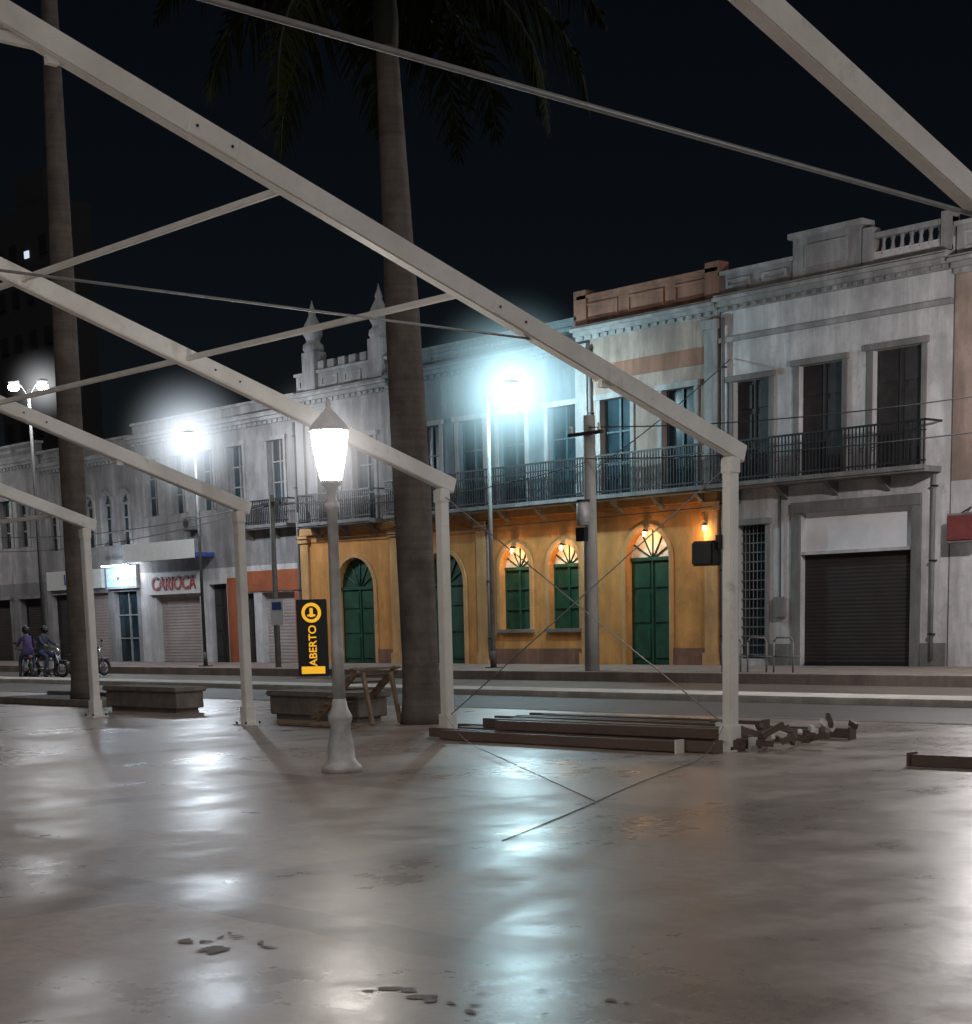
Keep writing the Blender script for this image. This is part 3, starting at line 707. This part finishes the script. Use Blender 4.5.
street_lamp(-76,33.0,8.2,-76,32.0,8.3,600,(.95,.97,1),'coolw')  # unseen lamp added as fill on the left
for xx,z in WARM: pt('wall_lantern_light',(xx,YF-.25,z-.25),20,(1,.55,.2),.04).parent=bpy.data.objects['ochre_arched_building']
pt('shop_light',(-62.8,YF-1.2,3.6),120,(.7,.85,1),.1).parent=bpy.data.objects['lit_shop_building']

b=Ob('utility_pole',(-31.7,32.6,0)); b.cyl('pole','upole',(0,0,.12),(0,0,6.7),.2,.15,14)
b.cyl('transformer','greym',(.05,-.32,3.9),(.05,-.32,4.5),.17,seg=14); b.cyl('transformer_lid','iron',(.05,-.32,4.5),(.05,-.32,4.55),.19,seg=14)
b.box('cross_arm','dwood',-.6,.6,-.2,-.1,6.2,6.28)
for xx in (-.5,.5): b.lathe('insulator','signw',xx,-.15,[(.03,6.28),(.05,6.32),(.03,6.37),(.045,6.42),(.02,6.47)],8)
b.box('meter_box','black',-.2,.12,-.36,-.2,3.5,3.85,.01)
b.finish()
b=Ob('utility_pole',(-46.6,33.0,0)); b.cyl('pole','pole',(0,0,.12),(0,0,5.7),.1,.08,12); b.box('sign_panel','signw',-.1,.62,-.16,-.13,1.5,2.35,.005); b.box('sign_graphic','blue',.0,.52,-.165,-.16,2.0,2.25); b.box('cross_arm','iron',-.5,.5,-.05,.05,5.4,5.48); b.finish()
def sag(a,c,s,n=12): 
    a=Vector(a); c=Vector(c); return [tuple(a.lerp(c,i/n)-Vector((0,0,s*4*(i/n)*(1-i/n)))) for i in range(n+1)]
for (a,c,s) in (((-31.7,32.5,6.4),(-8,32.5,6.9),.7),((-31.7,32.4,5.6),(-8,32.4,6.0),.6),((-31.7,32.4,5.5),(-46.6,33,5.5),.45),
    ((-46.6,33,5.5),(-76,33,6.3),.8),((-46.6,33,5.4),(-76,33,5.6),.9),((-31.7,32.5,5.2),(-30.5,36.85,8.3),.1),((-50.3,36.7,4.5),(-31,36.7,4.45),.08)):
    rope('overhead_cable',sag(a,c,s),.014)

# totem sign
b=Ob('advertising_totem',(-42.2,31.2,-.122),math.radians(46)); b.box('body','black',-.46,.46,-.1,.1,.06,2.38,.02); b.box('foot','concrete',-.5,.5,-.2,.2,0,.06)
b.cyl('logo_ring','yelem',(0,-.1,1.98),(0,-.112,1.98),.3,seg=24); b.cyl('logo_inner','black',(0,-.112,1.98),(0,-.118,1.98),.2,seg=24); b.box('logo_bar','yelem',-.05,.05,-.124,-.118,1.85,2.12); b.box('logo_bar','yelem',-.12,.12,-.1235,-.1185,1.87,1.93)
b.box('lower_panel','yelem',-.36,.36,-.108,-.1,.14,.36)
e=b.finish(); text('totem_text','ABERTO',(.02,-.112,.99),.33,'yelem',e,rot=(math.pi/2,-math.pi/2,0))
b=Ob('bicycle_rack')
for i,xx in enumerate((-27.4,-26.6,-25.8)):
    b.tube('hoop','stone',[(xx,32.8,.12),(xx,32.8,.85),(xx+.08,32.8,.95),(xx+.5,32.8,.95),(xx+.58,32.8,.85),(xx+.58,32.8,.12)],.022); b.cyl('cross_rail','stone',(xx,32.8,.5),(xx+.8,32.8,.5),.018)
b.finish()
b=Ob('no_parking_sign',(-58.6,32.5,.12),math.radians(55)); b.cyl('pole','greym',(0,0,0),(0,0,2.5),.03)
b.cyl('disc','red',(0,-.04,2.2),(0,-.055,2.2),.25,seg=24); b.cyl('disc_face','signw',(0,-.055,2.2),(0,-.06,2.2),.18,seg=24); b.box('letter','black',-.05,.05,-.064,-.06,2.12,2.3); b.finish()

# ------------------------------------------------------------------ motorcycles + riders
def motorcycle(x,y,rot):
    b=Ob('motorcycle',(x,y,-.122),rot)
    for cx in (-.62,.66):
        b.torus('tyre','rubber',(cx,0,.3),.25,.055); b.torus('rim','chrome',(cx,0,.3),.19,.015); b.cyl('hub','chrome',(cx,-.06,.3),(cx,.06,.3),.05)
        for i in range(8):
            a=math.pi*2*i/8; b.cyl('spoke','chrome',(cx,0,.3),(cx+.19*math.cos(a),0,.3+.19*math.sin(a)),.006,seg=4)
    for s_ in (-.07,.07): b.cyl('fork','chrome',(.66,s_,.3),(.42,s_,.95),.022); b.cyl('swingarm','iron',(-.62,s_,.3),(-.1,s_,.38),.025); b.cyl('shock','chrome',(-.55,s_,.35),(-.38,s_,.7),.025)
    b.ell('fuel_tank','motored',(.16,0,.8),(.28,.15,.14)); b.ell('seat','black',(-.28,0,.78),(.36,.14,.08)); b.ell('tail','motored',(-.6,0,.78),(.2,.09,.06))
    b.box('engine','greym',-.12,.22,-.12,.12,.3,.6,.03); b.cyl('cylinder_head','chrome',(.1,0,.55),(.22,0,.72),.09)
    b.cyl('exhaust','chrome',(.15,-.13,.3),(-.7,-.15,.36),.03,.05); b.tube('handlebar','iron',[(.36,-.36,1.05),(.42,-.15,1.0),(.42,.15,1.0),(.36,.36,1.05)],.015)
    b.ell('headlight','chrome',(.52,0,.92),(.09,.1,.1)); b.ell('front_mudguard','motored',(.66,0,.57),(.26,.06,.05)); b.ell('tail_light','red',(-.8,0,.76),(.03,.06,.03))
    for s_ in (-.3,.3): b.cyl('mirror_stem','iron',(.38,s_,1.04),(.36,s_*1.1,1.2),.008); b.ell('mirror','black',(.36,s_*1.1,1.23),(.02,.06,.04))
    b.cyl('frame_tube','iron',(.42,0,.9),(-.1,0,.45),.03); b.cyl('frame_tube','iron',(.38,0,.85),(-.5,0,.72),.03); b.cyl('kick_stand','iron',(-.05,.1,.3),(-.1,.28,0),.015); b.finish()
def person(name,x,y,rot,J,topm,hz=None):
    order=list(J['v'].keys()); me=bpy.data.meshes.new(name); me.from_pydata([J['v'][k][0] for k in order],[(order.index(a),order.index(c)) for a,c in J['e']],[])
    o=bpy.data.objects.new(name+'_skeleton',me); col.objects.link(o)
    md=o.modifiers.new('s','SKIN'); md.use_smooth_shade=True
    for i,k in enumerate(order): r=J['v'][k][1]; me.skin_vertices[0].data[i].radius=(r,r)
    me.skin_vertices[0].data[order.index('pelvis')].use_root=True
    o.modifiers.new('ss','SUBSURF').levels=2; o.modifiers['ss'].render_levels=2
    dg=bpy.context.evaluated_depsgraph_get(); m2=bpy.data.meshes.new_from_object(o.evaluated_get(dg)); bpy.data.objects.remove(o)
    m2.materials.clear()
    for q in (topm,'jeans','skin','black'): m2.materials.append(M[q])
    V=J['v']; 
    groups={'head':2,'headtop':3,'neck':2,'handL':2,'handR':2,'footL':3,'toeL':3,'footR':3,'toeR':3,'kneeL':1,'kneeR':1,'ankL':1,'ankR':1,'hipL':1,'hipR':1}
    for f in m2.polygons:
        c=f.center; k=min(order,key=lambda q:(Vector(V[q][0])-c).length-V[q][1]*.3); f.material_index=groups.get(k,0); f.use_smooth=True
    body=bpy.data.objects.new('body',m2); col.objects.link(body)
    e=bpy.data.objects.new(name,None); col.objects.link(e); e.location=(x,y,-.122); e.rotation_euler[2]=rot; body.parent=e; return e
def rider(x,y,rot,topm,name='motorcyclist'):
    V={'pelvis':((-.25,0,.92),.15),'chest':((-.15,0,1.25),.17),'neckb':((-.1,0,1.42),.11),'neck':((-.07,0,1.5),.06),'head':((-.03,0,1.61),.1),'headtop':((-.04,0,1.71),.09)}
    E=[('pelvis','chest'),('chest','neckb'),('neckb','neck'),('neck','head'),('head','headtop')]
    for s_,t_ in ((1,'L'),(-1,'R')):
        V.update({'sh'+t_:((-.12,.18*s_,1.38),.075),'elb'+t_:((.08,.27*s_,1.18),.05),'hand'+t_:((.33,.3*s_,1.08),.042),'hip'+t_:((-.2,.12*s_,.88),.1),'knee'+t_:((.22,.2*s_,.72),.075),'ank'+t_:((.08,.25*s_,.2),.05),'foot'+t_:((.1,.26*s_,.07),.05),'toe'+t_:((.24,.28*s_,.05),.04)})
        E+=[('neckb','sh'+t_),('sh'+t_,'elb'+t_),('elb'+t_,'hand'+t_),('pelvis','hip'+t_),('hip'+t_,'knee'+t_),('knee'+t_,'ank'+t_),('ank'+t_,'foot'+t_),('foot'+t_,'toe'+t_)]
    e=person(name,x,y,rot,dict(v=V,e=E),topm)
    h=Ob('helmet'); h.ell('helmet','black',(-.04,0,1.66),(.15,.13,.15),18); o=h.finish(True); o.parent=e
    h=Ob('visor'); h.ell('visor','glass',(.04,0,1.64),(.09,.1,.06),12); o=h.finish(True); o.parent=e
motorcycle(-52.9,27.2,math.radians(160)); rider(-52.9,27.2,math.radians(160),'cloth')
motorcycle(-54.2,28.6,math.radians(20)); motorcycle(-54.0,30.1,math.radians(100)); rider(-54.2,28.6,math.radians(20),'cloth2')

# ------------------------------------------------------------------ world, fill sun
w=bpy.data.worlds.new('World'); S.world=w; w.use_nodes=True; nt=w.node_tree; bg=nt.nodes['Background']
sk=nt.nodes.new('ShaderNodeTexSky'); sk.sky_type='NISHITA'; sk.sun_disc=False
nt.links.new(sk.outputs[0],bg.inputs[0]); bg.inputs[1].default_value=.0011
l=bpy.data.lights.new('fill_sun','SUN'); l.energy=.66; l.angle=math.radians(60); l.color=(1,.93,.88)  # broad dim fill added in place of unseen night lights
so=bpy.data.objects.new('fill_sun',l); col.objects.link(so)
dv=Vector((-.6,.36,-.88)).normalized(); so.rotation_euler=dv.to_track_quat('-Z','Y').to_euler()
sd=-dv; sk.sun_elevation=math.asin(sd.z); sk.sun_rotation=math.atan2(sd.x,sd.y)

# ------------------------------------------------------------------ camera
R=Matrix.Rotation(math.radians(47.95),3,'Z')@Matrix.Rotation(math.radians(90-9.5),3,'X')@Matrix.Rotation(math.radians(-1.375),3,'Z')
c=bpy.data.cameras.new('camera'); c.sensor_width=36; c.lens=1690/1024*36; c.shift_y=388/1024; c.clip_end=2000; c.clip_start=.05
co=bpy.data.objects.new('camera',c); col.objects.link(co); co.matrix_world=Matrix.Translation((0,0,1.6))@R.to_4x4(); S.camera=co
